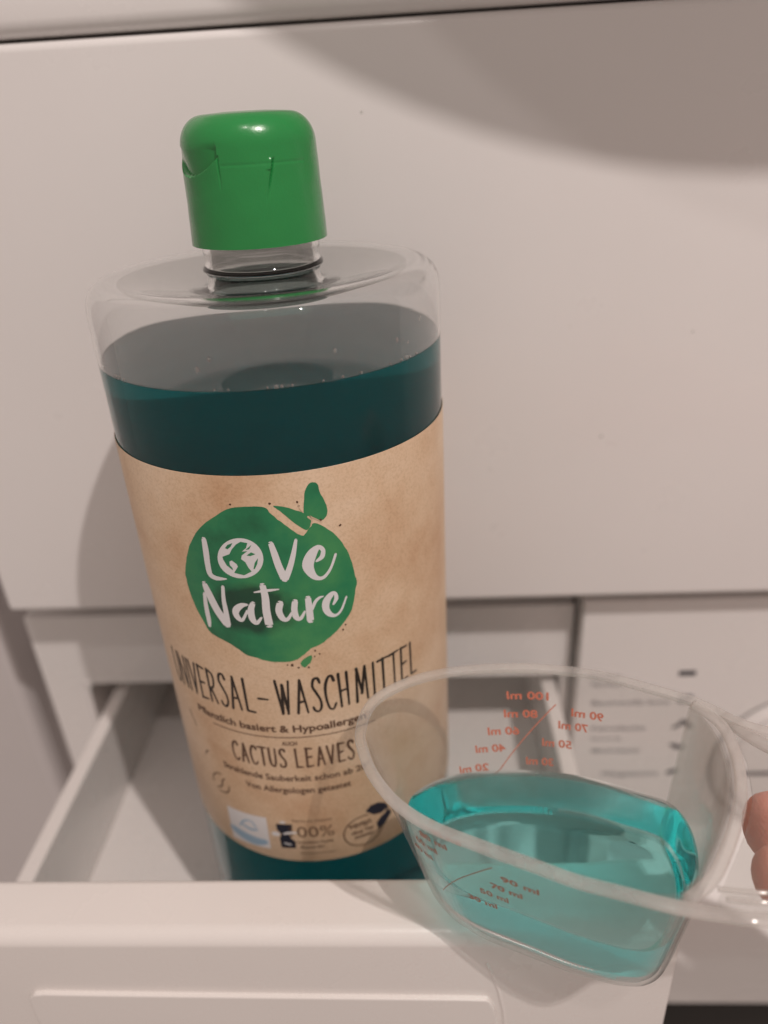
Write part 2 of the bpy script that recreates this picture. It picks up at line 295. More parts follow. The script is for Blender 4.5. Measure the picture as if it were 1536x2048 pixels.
# ================================================================ the machines
# --- tumble dryer on top: flat lower panel, upper panel, plus an added shadow-casting disc out of frame
DRY = thing('tumble_dryer', 'white enamelled dryer front panel above the control fascia', 'tumble dryer', (0, 240, 200))
mb = MB(); mb.box(-168.5, 430, 240, 300, -168.6, 23.7)
bevel(mb.build('lower_panel', 'enamel', DRY, smooth=False), 2.6, 4)
mb = MB(); mb.add(*extrude_x([(238.5, 33)] + [(242.7 + 4.2 * math.cos(math.radians(a)), 28.7 + 4.2 * math.sin(math.radians(a))) for a in (180, 202, 225, 247, 268)] + [(243.4, 24.5), (300, 24.5), (300, 420), (238.5, 420)], -168.5, 430))
mb.build('upper_panel', 'enamel', DRY, angle=40)
mb = MB(); mb.box(-166, 428, 250, 298, 23.7, 24.5); mb.build('panel_joint', 'dark', DRY, smooth=False)
# unseen disc added to throw the curved shadow onto the panel
DC = (165, 120, 384.5); R0 = 225
prof = [(0, -14), (R0 * .72, -16), (R0 * .80, -10), (R0 * .93, -14), (R0, -6), (R0, 18), (R0 * .9, 22), (0, 22)]
V = [(DC[0] + r * math.cos(2 * math.pi * j / 96), DC[1] + y, DC[2] + r * math.sin(2 * math.pi * j / 96)) for r, y in prof for j in range(96)]
F = [(i * 96 + j, i * 96 + (j + 1) % 96, (i + 1) * 96 + (j + 1) % 96, (i + 1) * 96 + j) for i in range(len(prof) - 1) for j in range(96)]
obj('door', V, F, 'enamel', DRY)
mb = MB(); mb.tube([(DC[0] + R0 - 10, 135, DC[2]), (DC[0] + R0 + 30, 160, DC[2]), (DC[0] + R0 + 45, 240, DC[2])], 14, 12); mb.build('hinge', 'chrome', DRY)  # arm made up to carry the added disc

# specks of water on the panel
for x, z, r in ((4.5, -44.5, .55), (3.4, -45.8, .35), (-14.0, 1.5, .4), (62, -101, .5), (88, -66, .35)):
    V = [(x + r * math.sin(math.pi / 2 * i / 4) * math.cos(.5236 * j), 240 - r * .4 * math.cos(math.pi / 2 * i / 4) - .02, z + 1.2 * r * math.sin(math.pi / 2 * i / 4) * math.sin(.5236 * j)) for i in range(5) for j in range(12)]
    obj('water_speck', V, [(i * 12 + j, i * 12 + (j + 1) % 12, (i + 1) * 12 + (j + 1) % 12, (i + 1) * 12 + j) for i in range(4) for j in range(12)], 'bubble', DRY)

# --- washing machine below: control fascia, drawer opening, drawer
WM = thing('washing_machine', 'white washing machine fascia with opened detergent drawer', 'washing machine', (0, 259, -400))
mb = MB()      # recessed fascia round the drawer opening
mb.box(-176, 62.3, 259, 300, -221.8, -185.0)            # strip over the opening
mb.box(-176, -157.6, 259, 300, -420, -221.8)
mb.box(-157.6, 62.3, 259, 300, -420, -285)
mb.box(58.6, 62.3, 259, 300, -285, -221.8)
fz = obj('drawer_surround', mb.V, mb.F, 'fascia', WM, smooth=False, merge=False)
# rounded lips of the opening
mb = MB()
pts = catmull([(60, 259.4, -221.6), (-40, 259.4, -221.6), (-148, 259.4, -221.6), (-154.8, 259.4, -224), (-157.4, 259.4, -231), (-157.4, 259.4, -284)], 8)
mb.tube(pts, 1.1, 8); mb.build('opening_lip', 'fascia', WM)
mb = MB(); mb.box(-176, 62.3, 300, 520, -221.8, -219); mb.box(-160, -157.6, 300, 520, -285, -221.8); mb.box(58.6, 61, 300, 520, -285, -221.8)
mb.box(-160, 61, 300, 520, -288, -285); mb.box(-160, 61, 520, 524, -288, -219); mb.build('drawer_housing', 'fascia', WM, smooth=False)
# right half of the fascia, proud of the left, swelling into a ledge at its foot
poly = [(250, -177.2), (250, -296)]
poly += [(250 - 3.5 * (1 - math.cos(math.radians(a))), -296 - 12 * math.sin(math.radians(a))) for a in (30, 60, 80)]
poly += [(212, -334), (207.5, -337)] + [(205, -340.5), (204.2, -344), (203.6, -376), (206, -379.4), (300, -379.4), (300, -177.2)]
mb = MB(); mb.add(*extrude_x(poly, 63.9, 430)); bevel(mb.build('control_panel', 'fascia', WM, angle=30), 1.0, 3)
mb = MB(); mb.box(62.3, 63.9, 268, 299, -400, -177); mb.box(-166, 428, 284, 299, -176.9, -169)
mb.build('fascia_joint', 'rubber', WM, smooth=False)  # shade inside the seam and gap is put into a near-black colour
# lower front with the porthole door
mb = MB(); mb.box(-176, 430, 240, 300, -800, -424); mb.build('lower_front', 'enamel', WM, smooth=False)
mb = MB(); mb.box(64, 430, 232, 300, -423, -379.6); mb.build('shadow_gap', 'doorglass', WM, smooth=False)  # dark strip under the ledge, in the porthole glass colour
prof = [(0, 214), (120, 216), (150, 222), (158, 236)]
V = [(170 + r * math.cos(2 * math.pi * j / 96), y, -560 + r * math.sin(2 * math.pi * j / 96)) for r, y in prof for j in range(96)]
F = [(i * 96 + j, i * 96 + (j + 1) % 96, (i + 1) * 96 + (j + 1) % 96, (i + 1) * 96 + j) for i in range(3) for j in range(96)]
obj('porthole_glass', V, F, 'doorglass', WM)
# programme dial at the right
DX, DZ, DR = 167, -268, 40
def disc_prof(prof, n=72):
    V = [(DX + r * math.cos(2 * math.pi * j / n), y, DZ + r * math.sin(2 * math.pi * j / n)) for r, y in prof for j in range(n)]
    F = [(i * n + j, i * n + (j + 1) % n, (i + 1) * n + (j + 1) % n, (i + 1) * n + j) for i in range(len(prof) - 1) for j in range(n)]
    return V, F
dial = obj('programme_dial', *disc_prof([(0, 243), (28, 243), (32, 243.6), (33.5, 245.5), (34, 249.8)]), 'fascia', WM)
obj('dial_ring', *disc_prof([(34.2, 247), (35.0, 245.6), (36.6, 245.2), (38.4, 247), (39.4, 249.9)]), 'fascia', dial)
obj('dial_rim', *disc_prof([(39.5, 249.7), (40.0, 249.5), (40.6, 249.8)]), 'dark', dial)
mb = MB(); mb.box(DX - 28, DX - 8, 242.4, 243.2, DZ - .8, DZ + .8); mb.build('dial_pointer', 'ink', dial, smooth=False)

# print on the control panel: programme names and symbols
def panel_print(parts, name, mat, label=None):
    V = []; F = []
    for v, f in parts:
        k = len(V); V += [(x, 249.86, z) for x, z in v]; F += [tuple(i + k for i in q) for q in f]
    o = obj(name, V, F, mat, WM, smooth=False, merge=False)
    return o
for s, x0, x1, z, h in (("Option", 69, 82, -217.6, 2.3), ("Spülen", 70, 84, -221.8, 1.9), ("Baumwolle bunt", 71, 104.5, -232.6, 2.6), ("Feinwäsche", 72, 95.6, -247.6, 2.5),
                        ("kurz", 72.6, 86, -253.4, 1.8), ("Mischwäsche", 73.2, 94.6, -261.2, 2.4), ("Pflegeleicht", 79, 104.8, -276.2, 2.6)):
    panel_print([text2d(s, x0, x1, z, h, .012)], 'programme_name', 'paleink')
def rect(x0, x1, z0, z1): return [(x0, z0), (x1, z0), (x1, z1), (x0, z1)], [(0, 1, 2, 3)]
panel_print([rect(106.4, 113.6, -216.9, -214.2)], 'programme_symbol', 'ink')
panel_print([rect(108.0, 114.2, -232.4, -227.6)], 'programme_symbol', 'paleink')
panel_print([ribbon([(108, -246.6, 1.6), (110, -245.2, 1.8), (112, -243.2, 2.6), (114, -244.6, 2.2), (115.4, -246.8, 1.6)])], 'programme_symbol', 'ink')
panel_print([ribbon([(108.4, -257.0, 1.8), (110, -257.6, 2.4), (112, -258.6, 2.6), (113.8, -258.0, 1.4)])], 'programme_symbol', 'ink')
panel_print([ribbon([(109.2, -274.6, 2.2), (111, -273.8, 2.6), (112.6, -273.0, 1.6)])], 'programme_symbol', 'ink')

# --- detergent drawer, pulled out (a part of the machine)
fp = [(131.6, -184.2), (130.6, -183.4)] + [(118.6, -183.0)] + [(118.6 - 4.2 * math.sin(math.radians(a)), -187.2 + 4.2 * math.cos(math.radians(a))) for a in (25, 50, 72, 88)] + \
     [(114.2, -206), (114.0, -235), (114.2, -262), (114.6, -300), (131.6, -300)]
mb = MB(); mb.add(*extrude_x(fp, -176, 60.6))
DRAW = bevel(mb.build('detergent_drawer', 'drawer', WM, angle=30), 1.2, 3)
mb = MB()
mb.box(-146.6, -140.2, 131.6, 350, -270, -229); mb.box(50.6, 57.0, 131.6, 350, -270, -229)
mb.box(-140.2, 50.6, 131.6, 345, -270, -266.5); mb.box(-140.2, 50.6, 345, 350, -266.5, -225)
tr = obj('drawer_tray', mb.V, mb.F, 'drawer', DRAW, smooth=False, merge=False)
bevel(tr, .8, 2)
# raised grip plates on the drawer front
def front_y(z):
    for (y0, z0), (y1, z1) in zip(fp[6:], fp[7:]):
        if z1 <= z <= z0: return y0 + (y1 - y0) * (z0 - z) / (z0 - z1)
    return 105
def plate(outline, out):
    k = len(outline); V = [(x, front_y(z) - out, z) for x, z in outline] + [(x, front_y(z) + .4, z) for x, z in outline]
    tri = tessellate_polygon([[Vector((x, z, 0)) for x, z in outline]])
    F = [tuple(t) for t in tri] + [(i, (i + 1) % k, k + (i + 1) % k, k + i) for i in range(k)]
    return V, F
top = [(-111.8, -207.6), (-110.2, -206.0), (-107, -205.6)] + [(x, -205.6 - 2.0 * ((x + 107) / 118) ** .8) for x in range(-101, 11, 6)] + [(12.6, -207.8), (13.6, -208.8)]
right = [(14.4, -211), (15.4, -215), (16.4, -235), (17.0, -262)]
left = [(-112.2, -262), (-112.2, -235), (-112.2, -212)]
o = obj('grip_plate', *plate(top + right + left, 1.3), 'drawer', DRAW, angle=30); bevel(o, .7, 3)
mb = MB(); mb.tube([(x, front_y(z) + .25, z) for x, z in [(12.6, -193.5), (14.0, -198), (15.8, -205), (17.4, -215), (18.6, -235), (19.2, -262)]], .55, 8); mb.build('front_ridge', 'drawer', DRAW)

# --- cabinet side left of the machines
mb = MB(); mb.box(-560, -207, 284, 620, -820, 420)
o = bevel(mb.build('cabinet_panel', 'cabinet', None, org=(-360, 450, -820), smooth=False), 5, 4)
tag(o, 'plain grey white cabinet panel left of the washing machine', 'cabinet')

mb = MB(); mb.box(-700, 700, 640, 660, -900, 900)
tag(mb.build('wall', 'cabinet', None, org=(0, 650, -900), smooth=False), 'plain grey white wall behind the machines', kind='structure')

# ================================================================ the bottle
BX, BY = -36.7, 185.7
BOT = thing('detergent_bottle', 'clear bottle of teal detergent with green cap and kraft label', 'bottle', (BX, BY, -266.4))
BZ = -266.4                                               # underside of the bottle, standing on the drawer floor
SHELL = [(0, BZ + 2), (30, BZ + 1.7), (36, BZ)] + arc(37.5, BZ + 5, 5, -90, 0, 6) + [(42.5, -240), (42.5, -200), (42.5, -120), (42.5, -60), (42.5, -45), (42.5, -40), (42.5, -37.2), (42.35, -35.2), (41.9, -33.5), (41.0, -31.9), (39.6, -30.8), (37.6, -30.2), (35.2, -30.2), (32, -30.8), (26, -32.2), (19, -33.8), (15.8, -34.4), (14.6, -34.3)]
NECK = [(13.9, -33.7), (13.6, -32.6), (13.6, -31.3), (14.0, -30.7), (14.5, -30.2), (14.4, -29.5), (13.9, -29.0), (13.7, -28.4), (13.7, -26.9), (13.9, -26.3), (13.9, -25.4), (13.6, -24.8), (13.4, -20), (13.4, -8)]
def inset(P, d):
    out = []
    for i in range(len(P)):
        a, b = P[max(0, i - 1)], P[min(len(P) - 1, i + 1)]; t = Vector((b[0] - a[0], b[1] - a[1])).normalized(); dd = d(P[i]) if callable(d) else d
        out.append((max(0, P[i][0] - t.y * dd), P[i][1] + t.x * dd))
    return out
LZ = -47.6
body_w = [p for p in SHELL if p[1] < LZ - 1] + [(42.5, LZ - .3)]
full = [(42.5, LZ - .05)] + [p for p in SHELL if p[1] > LZ] + NECK
V, F = lathe(body_w, BX, BY, 160); V2, F2 = lathe([(max(0, r - .06), z + (.06 if r < 37 else 0)) for r, z in body_w], BX, BY, 160)
mb = MB(); mb.add(V, F); mb.add(V2, F2); mb.build('bottle_wall', 'wetwall', BOT)
inner = inset(full, lambda p: 1.1 if p[0] < 15 else .6)
V, F = lathe(full + inner[::-1], BX, BY, 160); obj('shoulder_and_neck', V, F, 'pet', BOT)
liq = [(0, BZ + 2.6), (30, BZ + 2.3), (36.4, BZ + .9), (40.4, BZ + 2.2), (42.38, BZ + 6), (42.38, -240), (42.38, -200), (42.38, -120), (42.38, -60), (42.38, LZ - .10), (42.25, LZ - .06), (41.3, LZ - .06), (40.4, LZ - .06), (38, LZ - .06), (0, LZ - .06)]
V, F = lathe(liq, BX, BY, 128); obj('liquid', V, F, 'bottleliq', BOT, angle=60)
# tinted sheets that paint in dark reflections under the shoulder and in the neck
V, F = lathe([(15.2, -35.6), (19, -34.7), (26, -33.1), (32, -31.9), (34.6, -31.5)], BX, BY, 120); obj('shoulder_film', V, F, 'film', BOT)
V, F = lathe([(11.6, -31.4), (12.2, -33), (12.6, -35.2), (14.6, -36.6)], BX, BY, 96); obj('neck_film', V, F, 'darkfilm', BOT)
V, F = lathe([(12.1, -24), (12.1, -30.6)], BX, BY, 96); obj('neck_sheen', V, F, 'film', BOT)
random.seed(21)
for a, z, r in ((-101, -43.2, .6), (-97, -41.0, .45), (-62, -41.6, .5), (-40, -42.6, .5), (-28, -40, .55), (-35, -44, .35)):
    dm = MB(); V = []; F = []
    for i in range(6):
        for j in range(10):
            ph = math.pi * i / 5; th = 2 * math.pi * j / 10
            da = r * math.sin(ph) * math.cos(th) * .9; dz = r * math.sin(ph) * math.sin(th) * 1.25; dr = r * .35 * math.cos(ph)
            q = math.radians(a) + da / 41.9; V.append((BX + (41.85 + min(0, dr)) * math.cos(q), BY + (41.85 + min(0, dr)) * math.sin(q), z + dz))
    for i in range(5): F += [(i * 10 + j, i * 10 + (j + 1) % 10, (i + 1) * 10 + (j + 1) % 10, (i + 1) * 10 + j) for j in range(10)]
    dm.add(V, F); dm.build('droplet', 'bubble', BOT)
# bubbles clinging along the fill line
bub = MB()
def ball(mbx, c, r, n=10, mseg=7):
    V = [(c[0] + r * math.sin(math.pi * i / mseg) * math.cos(2 * math.pi * j / n), c[1] + r * math.sin(math.pi * i / mseg) * math.sin(2 * math.pi * j / n), c[2] + r * math.cos(math.pi * i / mseg)) for i in range(mseg + 1) for j in range(n)]
    mbx.add(V, [(i * n + j, i * n + (j + 1) % n, (i + 1) * n + (j + 1) % n, (i + 1) * n + j) for i in range(mseg) for j in range(n)])
for a, r in ((-158, .55), (-150, .4), (-149, .5), (-136, .55), (-134, .6), (-131, .35), (-97, .3), (-93, .35), (-82, .3), (-79.5, .6), (-78, .45), (-75, .3), (-66, .3), (-60, .4), (-54, .4), (-43, .35), (-38, .45), (-35.5, .7), (-34, .45), (-30, .3)):
    ball(bub, (BX + 41.55 * math.cos(math.radians(a)), BY + 41.55 * math.sin(math.radians(a)), LZ + .15), r * .85)
o = bub.build('bubbles', 'bubble', BOT); tag(o, kind='stuff')

# cap: one dense skin with the flip lid's parting line, the thumb lip and a crease
n, rows = 540, 120; V = []; F = []
def lip_z(g):                                             # lower edge of the thumb lip, g = degrees from the front, left is negative
    t = (g + 50) / 34.0
    return -9.4 + 3.6 * t * t
for i in range(rows + 1):
    z = -24.2 + 20.2 * i / rows
    for j in range(n):
        a = 360 * j / n - 180; g = a + 90                  # g: angle from the front (-90 deg), + to the right
        if g > 180: g -= 360
        r = 15.95 - (z + 24.2) * .040
        d = 0
        if -84 < g < -16:
            lz = lip_z(g); u = min(1, (g + 84) / 14, (-16 - g) / 1.2)
            if z > lz: d = .95 * u * max(0, 1 - (z - lz) / 5.2) ** 1.1 * min(1, (z - lz) / .18)
            else: d = -.16 * u * max(0, 1 - (lz - z) / 4.0)
        if -16.6 < g < -15.2 and -12.5 < z < -5.4: d = max(d, .30 * min(1, (z + 12.5) / 4))
        if -14 < g < 60: d += .08 * math.exp(-((z + 7.4) / .28) ** 2)
        c = 29 - (-6.8 - z) * 1.05                         # slanting crease right of the front
        if -15.5 < z < -6.2: k = min(1, (z + 15.5) / 5, (-6.2 - z) / .6); d += k * (.5 * math.exp(-((g - c) / .8) ** 2) - (.30 if z > -8.6 else .08) * math.exp(-((g - c + 2.4) / 1.8) ** 2))
        d += .018 * math.sin(g * .21 + z * .5) + .014 * math.sin(g * .09 - z)
        V.append((BX + (r - d) * math.cos(math.radians(a)), BY + (r - d) * math.sin(math.radians(a)), z))
for i in range(rows):
    for j in range(n): F.append((i * n + j, i * n + (j + 1) % n, (i + 1) * n + (j + 1) % n, (i + 1) * n + j))
rt = 15.95 - 20.2 * .040
topp = [(rt - 5.6 + 5.6 * math.cos(math.radians(a)), -4.0 + 6.4 * math.sin(math.radians(a))) for a in range(6, 90, 7)] + [(rt - 5.6, 2.42), (5, 2.7), (0, 2.75)]
for r, z in topp:
    k = len(V)
    for j in range(n):
        a = math.radians(360 * j / n - 180); V.append((BX + r * math.cos(a), BY + r * math.sin(a), z))
    for j in range(n): F.append((k - n + j, k - n + (j + 1) % n, k + (j + 1) % n, k + j))
k = len(V)                                                 # inner skirt so the bottom rim has thickness
for r, z in ((14.6, -24.2), (14.5, -10)):
    for j in range(n):
        a = math.radians(360 * j / n - 180); V.append((BX + r * math.cos(a), BY + r * math.sin(a), z))
for j in range(n):
    F.append((j, (j + 1) % n, k + (j + 1) % n, k + j)); F.append((k + j, k + (j + 1) % n, k + n + (j + 1) % n, k + n + j))
obj('cap', V, F, 'cap', BOT, angle=55)

# ---- label: a paper sleeve, and everything printed on it
RL = 42.7
def decal(name, shapes, mat, parent, h):
    """flat artwork (arc length s, height z) laid on the label, cut fine enough to follow the curve"""
    bm = bmesh.new()
    for q, (v, f) in enumerate(shapes):
        vs = [bm.verts.new((x, 0, z)) for x, z in v]
        for t in f:
            try: bm.faces.new([vs[i] for i in t])
            except ValueError: pass
    xs = [v.co.x for v in bm.verts]
    if max(xs) - min(xs) > 2.5:
        x = math.floor(min(xs)) + .5
        while x < max(xs):
            bmesh.ops.bisect_plane(bm, geom=bm.verts[:] + bm.edges[:] + bm.faces[:], plane_co=(x, 0, 0), plane_no=(1, 0, 0), dist=1e-5); x += 1.5
    V = []; 
    bm.verts.index_update()
    for v in bm.verts:
        a = v.co.x / RL - math.pi / 2; V.append((BX + (RL + h) * math.cos(a), BY + (RL + h) * math.sin(a), v.co.z))
    F = [tuple(v.index for v in f.verts) for f in bm.faces]; bm.free()
    return obj(name, V, F, mat, parent, smooth=False, merge=False)
na, V, F = 150, [], []
ring = [(RL, -191.6), (RL, -66.6), (RL - .12, -66.45), (RL - .14, -191.75)]
for j in range(na + 1):
    a = math.radians(-90 - 112 + 224 * j / na)
    V += [(BX + r * math.cos(a), BY + r * math.sin(a), z) for r, z in ring]
for j in range(na):
    for q in range(4): F.append((j * 4 + q, j * 4 + (q + 1) % 4, j * 4 + 4 + (q + 1) % 4, j * 4 + 4 + q))
LAB = obj('label', V, F, 'kraft', BOT, angle=40)
V = []
for j in range(na + 1):
    a = math.radians(90 - 61 + 122 * j / na)
    V += [(BX + r * math.cos(a), BY + r * math.sin(a), z) for r, z in ring]
obj('back_label', V, F, 'kraft', BOT, angle=40)
def wobble(P, amp, n=3):
    Q = catmull([(x, z, 0) for x, z in P], n, True)
    return [(p.x + random.uniform(-amp, amp), p.y + random.uniform(-amp, amp)) for p in Q]
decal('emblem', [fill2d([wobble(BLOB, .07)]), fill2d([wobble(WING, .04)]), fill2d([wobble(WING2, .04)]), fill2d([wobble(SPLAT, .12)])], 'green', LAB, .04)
dots = []
for x, z, r in ((3.2, -118.4, .45), (4.6, -119.3, .3), (9.2, -114.7, .35), (10.2, -115.9, .3), (8.9, -116.4, .25), (16.6, -110.2, .35), (17.3, -108.9, .25), (9.2, -73.6, .35), (9.4, -74.6, .25), (-5.6, -73.3, .3), (3.2, -73.3, .3), (18.3, -81.3, .3), (13.9, -78.9, .3), (7.1, -119.6, .35), (2.0, -118.2, .25)):
    dots.append(([(x + r * random.uniform(.6, 1.3) * math.cos(k * 1.05), z + r * random.uniform(.6, 1.3) * math.sin(k * 1.05)) for k in range(6)], [tuple(range(6))]))
for d in dots: decal('emblem_splatter', [d], 'brownink', LAB, .05)
decal('emblem_feelers', [ribbon([(10.1, -76.3, .16), (9.5, -75.2, .14), (9.3, -74.2, .2)]), ribbon([(11.2, -77.6, .5), (11.9, -78.6, .35), (11.6, -79.6, .2)]), ribbon([(11.9, -77.8, .35), (13.2, -78.7, .25), (14.0, -79.4, .12)])], 'kraft', LAB, .075)
decal('emblem_globe', [fill2d([DISC])], 'whiteink', LAB, .07)
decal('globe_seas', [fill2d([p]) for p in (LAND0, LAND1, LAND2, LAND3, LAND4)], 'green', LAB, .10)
decal('emblem_lettering', [ribbon(s) for s in LOVE + NATURE], 'whiteink', LAB, .085)
def hand_text(spec, zb, zt, wd, wt):
    out = []
    for ch, sc in spec:
        for st in GLYPH[ch]:
            P = [(sc + (x - .3) * wd / .6 + random.uniform(-.06, .06), zb + y * (zt - zb) + random.uniform(-.1, .1)) for x, y in st]
            k = len(P)
            out.append(ribbon([(x, z, wt * (1.12 - .25 * i / max(1, k - 1)) * random.uniform(.85, 1.12)) for i, (x, z) in enumerate(P)]))
    return out
decal('product_name', hand_text([('U', -35.6), ('N', -32.2), ('I', -29.6), ('V', -27.4), ('E', -24.0), ('R', -20.7), ('S', -17.0), ('A', -13.5), ('L', -9.6), ('-', -5.6), ('W', -.3), ('A', 4.3), ('S', 8.2), ('C', 11.6), ('H', 15.2), ('M', 20.1), ('I', 23.7), ('T', 26.6), ('T', 30.1), ('E', 33.6), ('L', 37.0)], -134.2, -123.3, 2.45, .72), 'blackink', LAB, .05)
decal('scent_name', hand_text(list(zip('CACTUS', (-16.8, -14.0, -11.2, -8.5, -5.7, -3.0))) + list(zip('LEAVES', (1.3, 4.2, 7.2, 10.0, 12.8, 15.5))), -153.3, -146.6, 1.75, .66), 'brownink', LAB, .05)
decal('small_print', [text2d("Pflanzlich basiert & Hypoallergen", -28.5, 20.6, -140.6, 2.35, .028), text2d("AUCH", -2.6, 1.5, -145.3, 1.35, .03),
                      text2d("Strahlende Sauberkeit schon ab 20°", -22.4, 20.4, -158.6, 2.2, .022), text2d("Von Allergologen getestet", -15.6, 14.6, -163.2, 2.2, .022)], 'brownink', LAB, .05)
decal('rule_line', [ribbon([(-23, -142.6, .3), (0, -142.5, .3), (23, -142.6, .3)])], 'brownink', LAB, .045)
# row of marks along the foot of the label
decal('square_mark', [fill2d([[(-25.0, -176.0), (-11.0, -174.6), (-11.2, -187.9), (-25.1, -189.6)]])], 'whiteink', LAB, .05)
decal('square_mark_drawing', [ribbon([(-24.0, -185.0, 3.0), (-20, -186, 3.6), (-16, -186.2, 3.4), (-12.6, -185.4, 2.0)]), ribbon([(-21, -182, .5), (-19, -179, .7), (-16.5, -178, .5), (-15, -180, .6)]), ribbon([(-19.6, -181, .8), (-17, -181.6, 1.0), (-14.6, -181, .6)])], 'blueink', LAB, .075)
decal('recycling_bottle_mark', [fill2d([[(-8.2, -176.4), (-3.4, -176.0), (-3.6, -178.6), (-4.8, -180.2), (-4.2, -182), (-3.2, -183), (-3.2, -186), (-7.6, -186.4), (-7.8, -182.4), (-7.0, -180.6), (-8.2, -178.8)]])], 'navyink', LAB, .05)
decal('recycling_arrow', [ribbon([(-9.2, -180.8, 1.9), (-8.4, -180.6, 2.0)]), ribbon([(-6.2, -180.2, .7), (-4.6, -179.6, .9), (-2.6, -179.4, .7)]), ribbon([(-6.4, -184.2, .6), (-4.6, -184.6, .6)]), ribbon([(-6.6, -175.4, .9), (-5.6, -175.3, .9)])], 'whiteink', LAB, .075)
decal('percent_mark', [text2d("100%", -4.4, 8.4, -181.2, 4.4, -.004)], 'brownink', LAB, .05)
decal('recycling_text', [text2d("Flasche aus Altplastik", -3.2, 8.2, -174.9, 1.0), text2d("recyceltem Plastik", -3.0, 8.0, -183.9, 1.1, .01), text2d("Material PET", -1.8, 5.2, -186.0, 1.1, .01), text2d("ohne Deckel und Etikett", -2.4, 8.4, -188.4, .8)], 'brownink', LAB, .05)
decal('leaf_badge', [ribbon([(17 + 6.0 * math.cos(math.radians(t)), -182.6 + 6.0 * math.sin(math.radians(t)), .42) for t in range(75, 382, 14)])], 'brownink', LAB, .05)
decal('badge_text', [text2d("vegan", 12.6, 19.4, -180.6, 2.6, .02), text2d("ohne Tier", 13.2, 20.2, -183.2, 1.6, .03), text2d("zutaten", 14.0, 19.8, -185.2, 1.5, .03)], 'brownink', LAB, .05)
decal('badge_leaf', [fill2d([[(18.0, -175.2), (19.6, -173.6), (22, -173.6), (24.4, -175.2), (25.2, -177.2), (23, -178.4), (20.4, -177.8)]]), fill2d([[(21.4, -184.2), (21.0, -181.6), (22.6, -179.8), (25.4, -178.4), (26.2, -180.2), (24.8, -182), (23.4, -183.8)]]), ribbon([(24.8, -177.6, .5), (23.8, -181, .45), (21.2, -185.4, .3)])], 'navyink', LAB, .06)
decal('leaf_mark', [ribbon([(-29.0, -168.4, .3), (-28.4, -165.6, .45), (-26.6, -163.6, .4), (-24.6, -163.0, .25)]), ribbon([(-27.6, -169.8, .3), (-25.4, -168.2, .5), (-24.6, -165.6, .5), (-23.4, -164.2, .3)]), ribbon([(-26.8, -170.6, .3), (-24.2, -170.2, .5), (-22.6, -168.4, .45), (-22.2, -166.4, .3)]), ribbon([(-30, -158.2, .3), (-29.2, -156.6, .5), (-28.2, -156, .3)]), ribbon([(-34, -143.4, .35), (-33, -146, .4), (-31.6, -148.4, .35)])], 'brownink', LAB, .05)

# ================================================================ the measuring cup
ZR, ZL, ZB = -125.0, -152.2, -172.0
RIMO = [(-17.4, 127), (-15, 137), (-7.2, 144), (3, 148), (15.8, 149.6), (29.6, 149), (42.7, 146), (53.6, 141), (63.3, 135.6), (66.6, 127.5), (66.4, 117.5), (63.6, 107.4), (58.4, 97.6), (51.5, 88.2), (45.6, 84.2), (39.6, 83.6), (33.5, 84.9), (25.3, 87.5), (17.7, 90.9), (8.8, 94.9), (-.7, 99.5), (-7.7, 104.9), (-12.6, 111.4), (-15.7, 118.4)]
rim = [Vector((p.x, p.y)) for p in catmull([(x, y, 0) for x, y in RIMO], 8, True)]
NU = len(rim)
def offset(P, d):
    out = []
    for i in range(len(P)):
        t = P[(i + 2) % len(P)] - P[i - 2]; t.normalize(); out.append(P[i] + Vector((-t.y, t.x)) * -d)   # the outline runs clockwise: inward is to its right
    return out
body = offset(rim, 1.9)
CX, CY = 24.0, 116.0; UX, UY = Vector((.972, -.235)), Vector((.235, .972))
def wall(i, t, off=0.0):
    """point on the cup wall: i along the outline, t = 0 at the rim, 1 at the floor; off = towards the inside"""
    p = body[int(i) % NU].lerp(body[(int(i) + 1) % NU], i - math.floor(i)); d = p - Vector((CX, CY)); u, v = d.dot(UX), d.dot(UY)
    su = 1 - (.235 + (.03 if u < 0 else -.02)) * t; sv = 1 - .385 * t
    u = u * su + 3.4 * t; v = v * sv
    r = math.hypot(u, v); k = (r - off) / r
    return Vector((CX, CY)) + UX * u * k + UY * v * k, ZR + (ZB - ZR) * t
CUP = thing('measuring_cup', 'clear plastic measuring cup half full of teal detergent, held by fingers', 'measuring cup', (24, 116, ZB))
def shell(off, t1, tb, floor_z, flip=False):
    V = []; F = []; ts = [0, .1, .25, .4, .55, .7, .85, .93]
    rows = [[wall(i, t * t1, off) for i in range(NU)] for t in ts]
    fl = [wall(i, t1, off) for i in range(NU)]
    for row in rows: V += [(p.x, p.y, z) for p, z in row]
    fc = Vector((sum(p.x for p, z in fl) / NU, sum(p.y for p, z in fl) / NU))
    for k, (sh, dz) in enumerate(((.985, .55), (.955, .18), (.90, .02), (.6, 0), (.2, 0), (0, 0))):
        V += [(fc.x + (p.x - fc.x) * sh, fc.y + (p.y - fc.y) * sh, floor_z + dz * 3.0) for p, z in fl]
    nr = len(ts) + 6
    for r in range(nr - 1): F += [(r * NU + j, r * NU + (j + 1) % NU, (r + 1) * NU + (j + 1) % NU, (r + 1) * NU + j) for j in range(NU)]
    return V, F
mb = MB(); mb.add(*shell(0, 1, 0, ZB)); mb.add(*shell(.9, .982, 0, ZB + .8)); mb.build('cup_wall', 'cup', CUP)
